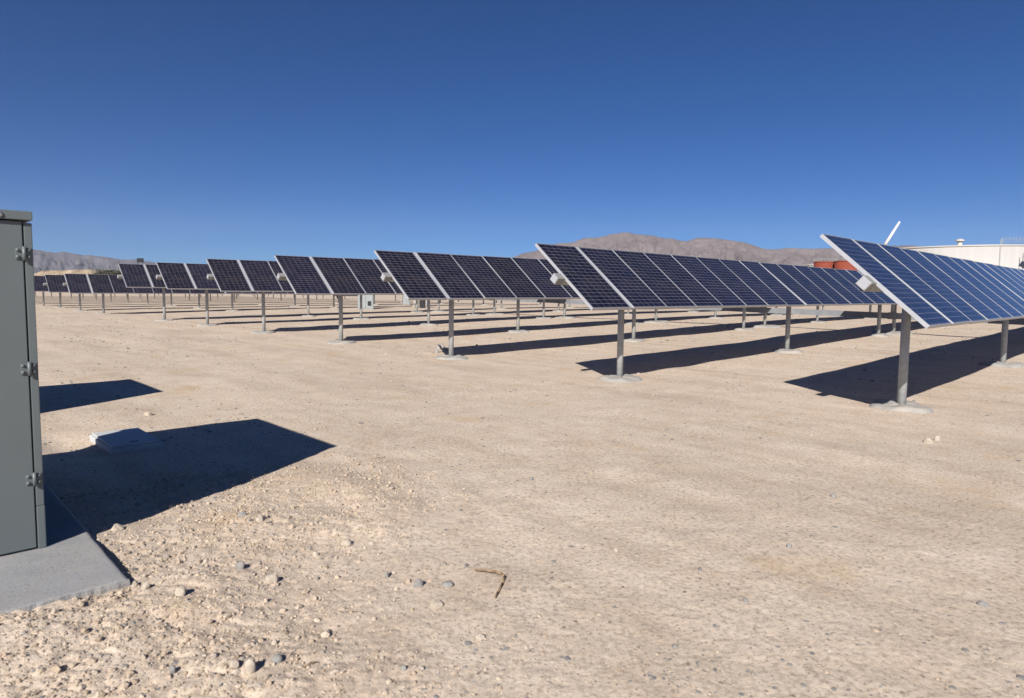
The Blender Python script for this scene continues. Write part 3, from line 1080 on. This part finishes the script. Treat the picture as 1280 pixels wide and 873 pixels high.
def scatter(name, n, pos, size, mtl, label, cat, flat=.5, seed=1):
    r = np.random.default_rng(seed)
    x, y = pos(r, n)
    n = len(x)
    sz = size(r, n, np.hypot(x, y))
    k = len(ICO_V)
    base = ICO_V[None] * (1 + r.uniform(-.28, .28, (n, k, 1)))
    base = base * r.uniform(.6, 1.25, (n, 1, 3)) * np.array([1, 1, flat])
    a = r.uniform(0, 6.283, n)
    ca, sa = np.cos(a)[:, None], np.sin(a)[:, None]
    bx = base[:, :, 0] * ca - base[:, :, 1] * sa
    by = base[:, :, 0] * sa + base[:, :, 1] * ca
    V = np.stack([bx, by, base[:, :, 2]], -1) * sz[:, None, None]
    z = ground_z(x, y) + sz * flat * r.uniform(-.25, .45, n)
    V += np.stack([x, y, z], -1)[:, None]
    Fs = ICO_F[None] + (np.arange(n) * k)[:, None, None]
    o = link(name, np_mesh(name, V.reshape(-1, 3), Fs.reshape(-1, 3), mtl, False))
    return tag(o, label, cat, kind='stuff')


def keep_off(x, y):
    s = x * SINT + y * COST; q = -x * COST + y * SINT
    k = ~((s > -1.02) & (s < .83) & (q > 3.44) & (q < 6.52))
    k &= ~((s > 1.43) & (s < 1.9) & (q > 6.6) & (q < 7.44))
    return k


def pos_near(r, n):
    a = r.uniform(-math.radians(50), math.radians(50), n)
    rad = np.exp(r.uniform(math.log(1.3), math.log(9), n))
    x, y = rad * np.sin(a), rad * np.cos(a)
    cl = vnoise(x / .8, y / .8, 91) * .5 + vnoise(x / .25, y / .25, 92) * .3
    k = keep_off(x, y) & (r.random(n) < np.clip(.45 + cl, .08, 1))
    return x[k], y[k]


def pos_far(r, n):
    a = r.uniform(-math.radians(46), math.radians(46), n)
    rad = np.exp(r.uniform(math.log(7), math.log(55), n))
    x, y = rad * np.sin(a), rad * np.cos(a)
    cl = vnoise(x / 2.2, y / 2.2, 93) * .6 + vnoise(x / .7, y / .7, 94) * .3
    k = keep_off(x, y) & (r.random(n) < np.clip(.4 + cl, .05, 1))
    return x[k], y[k]


def pos_rough(r, n):
    s = r.uniform(-.5, 3.2, n); q = r.uniform(1.4, 5.4, n)
    k = r.random(n) < rough_mask(s, q)
    s, q = s[k], q[k]
    x, y = s * SINT - q * COST, s * COST + q * SINT
    k = keep_off(x, y)
    return x[k], y[k]


scatter('gravel', 46000, pos_near, lambda r, n, d: np.clip(np.exp(r.normal(math.log(.0036), .55, n)), .0018, .016), M_GRAVEL,
        'small mixed pebbles scattered over the near dirt', 'gravel', seed=3)
scatter('gravel', 34000, pos_far, lambda r, n, d: np.clip(np.exp(r.normal(math.log(.0095), .5, n)) * np.clip(d / 14, .8, 2.0), .005, .05), M_GRAVEL,
        'pebbles and stones strewn between and before the rows', 'gravel', seed=4)
def pos_flat(r, n):
    a = r.uniform(-math.radians(48), math.radians(48), n)
    rad = np.exp(r.uniform(math.log(2.2), math.log(16), n))
    x, y = rad * np.sin(a), rad * np.cos(a)
    k = keep_off(x, y) & (r.random(n) < np.clip(.5 + vnoise(x / 1.1, y / 1.1, 97), .05, 1))
    return x[k], y[k]


scatter('gravel', 1500, pos_flat, lambda r, n, d: np.clip(np.exp(r.normal(math.log(.0095), .42, n)), .005, .024) * np.clip(d / 6, .8, 1.6), M_GRAVEL_GREY,
        'flat grey pebbles pressed into the open dirt', 'gravel', flat=.34, seed=9)
scatter('soil_clods', 60000, pos_rough, lambda r, n, d: np.clip(np.exp(r.normal(math.log(.0038), .62, n)), .002, .019), M_CLOD,
        'loose crumbly soil clods beside the slab', 'soil clods', flat=.75, seed=5)

bm = bmesh.new(); bmesh.ops.create_icosphere(bm, subdivisions=4, radius=1)
I4V = np.array([v.co[:] for v in bm.verts]); I4F = np.array([[v.index for v in f.verts] for f in bm.faces]); bm.free()


def rock(px, py, wpx, hpx, mtl, label, name='rock', seed=0, z=None, group='stones lying on the dirt'):
    r = np.random.default_rng(seed + 100)
    p = at_z(px, py, .0)
    p = at_z(px, py, gz(p.x, p.y))
    d = (p - Vector((0, 0, CAM_H))).length
    w = .8 * wpx * d / F_PX / 2
    h = max(hpx * d / F_PX * .75, w * .3)
    v = I4V.copy()
    planes = r.normal(size=(11, 3)); planes /= np.linalg.norm(planes, axis=1)[:, None]
    for pl in planes:                               # faceted, water-worn
        dd = v @ pl
        lim = r.uniform(.66, .9)
        v -= np.clip(dd - lim, 0, None)[:, None] * pl * .85
    v *= 1 + .06 * vnoise(v[:, 0] * 3 + seed, v[:, 1] * 3 + v[:, 2] * 2, seed)[:, None] + .02 * vnoise(v[:, 0] * 9, v[:, 1] * 9 + v[:, 2] * 7, seed + 1)[:, None]
    v *= np.array([w, w * r.uniform(.65, .95), h])
    me = np_mesh(name, v, I4F, mtl)
    o = link(name, me, None, (p.x, p.y, p.z + h * .14), (r.uniform(-.15, .15), r.uniform(-.15, .15), r.uniform(-.5, .5)))
    return tag(o, label, 'stone', group)


G_, T_ = M_ROCK_GREY, M_ROCK_TAN
ROCKS = [
    (147, 664, 16, 9, T_, 'pale rounded stone at the edge of the cabinet shadow by the slab corner'),
    (185, 519, 12, 5, T_, 'pale stone between the two cabinet shadows behind the vault'),
    (303, 647, 13, 8, G_, 'grey stone on the loose soil below the shadow tip'),
    (326, 652, 14, 9, T_, 'tan stone right of the grey stone on the loose soil'),
    (395, 695, 10, 7, T_, 'small pale stone alone left of the grey stones at mid foreground'),
    (433, 681, 16, 9, T_, 'pale stone above the cluster at lower left centre'),
    (484, 722, 7, 12, G_, 'narrow upright dark stone left of the round grey one'),
    (524, 733, 15, 10, G_, 'round dark grey stone left of the dry stick'),
    (560, 732, 22, 7, G_, 'long flat grey stone between the round stone and the dry stick'),
    (546, 757, 20, 8, T_, 'flat pale stone below the long grey one'),
    (340, 728, 18, 13, T_, 'large tan stone in the rubble below the shadow'),
    (300, 710, 14, 10, G_, 'grey stone in the rubble near the slab corner'),
    (226, 743, 15, 10, T_, 'pale broad stone in the soil in front of the slab'),
    (313, 838, 17, 16, T_, 'tall pale stone at the bottom edge of the picture'),
    (292, 833, 16, 8, T_, 'low pale stone next to the tall stone at the bottom edge'),
    (343, 806, 9, 7, T_, 'small brown stone near the bottom left'),
    (216, 840, 11, 8, G_, 'small grey stone near the bottom edge at left'),
    (505, 838, 9, 7, G_, 'small round grey stone at the bottom centre'),
    (345, 826, 18, 8, G_, 'pale grey stone at the bottom edge right of the tall stone'),
    (182, 736, 12, 8, T_, 'pale stone touching the shadow tip of the slab'),
    (169, 733, 9, 7, T_, 'small pale stone at the slab corner'),
    (1160, 554, 11, 8, T_, 'pale stone on open dirt below the near post'),
    (1172, 551, 9, 6, T_, 'smaller pale stone right behind its twin below the near post'),
    (1229, 757, 14, 5, G_, 'flat grey stone on the open dirt at lower right'),
    (986, 684, 9, 5, G_, 'small grey stone alone on the open dirt right of centre'),
    (1041, 622, 9, 5, G_, 'small stone on the open dirt below the wide shadow'),
    (932, 752, 10, 5, G_, 'flat small stone on the smooth dirt at lower right centre'),
    (664, 600, 8, 5, G_, 'small dark stone in the middle of the dirt track'),
    (770, 689, 8, 4, T_, 'small pale stone on the dirt track right of the stick'),
]
for i, (px, py, wp, hp, mt_, lab) in enumerate(ROCKS):
    rock(px, py, wp, hp, mt_, lab, seed=i)
for i, (px, py, wp, hp) in enumerate(((549, 436, 10, 6), (556, 438, 9, 5), (546, 441, 7, 4), (553, 434, 7, 4))):
    rock(px, py, wp, hp, M_CONC, 'broken lump of blue grey concrete heaped beside a post footing', 'concrete_lump', 60 + i, group='broken concrete at the third row')

# bent dry twig
pts_px = [(593, 713), (606, 715), (618, 717), (627, 719), (631, 722), (628, 731), (622, 742), (618, 749)]
mb = MB()
prev = None
o0 = at_z(612, 722, 0)
rad = [.004, .0055, .006, .007, .007, .006, .005, .003]
for k, (x, y) in enumerate(pts_px):
    p = at_z(x, y, .012)
    p.z = gz(p.x, p.y) + .012 + .006 * math.sin(k)
    p = p - Vector((o0.x, o0.y, 0))
    if prev is not None: mb.tube(prev, p, rad[k - 1], rad[k], n=8)
    prev = p
tag(link('twig', mb.mesh('twig', M_TWIG), None, (o0.x, o0.y, 0)), 'bent dry brown twig lying on the dirt', 'twig')

for (xa, ya), (xb, yb), lab in (((466, 577), (482, 574), 'short dry straw lying on the track right of the shadow tip'), ((378, 842), (396, 836), 'short dry straw at the bottom edge near the tall pale stone')):
    a, c_ = at_z(xa, ya), at_z(xb, yb)
    o0 = (a + c_) / 2
    a.z = gz(a.x, a.y) + .006; c_.z = gz(c_.x, c_.y) + .012
    o0.z = 0
    md = (a + c_) / 2 - o0 + Vector((.006, .008, .006))
    mb = MB().tube(a - o0, md, .002, .003, n=6).tube(md, c_ - o0, .003, .0015, n=6)
    tag(link('straw', mb.mesh('straw', M_TWIG), None, o0), lab, 'straw')
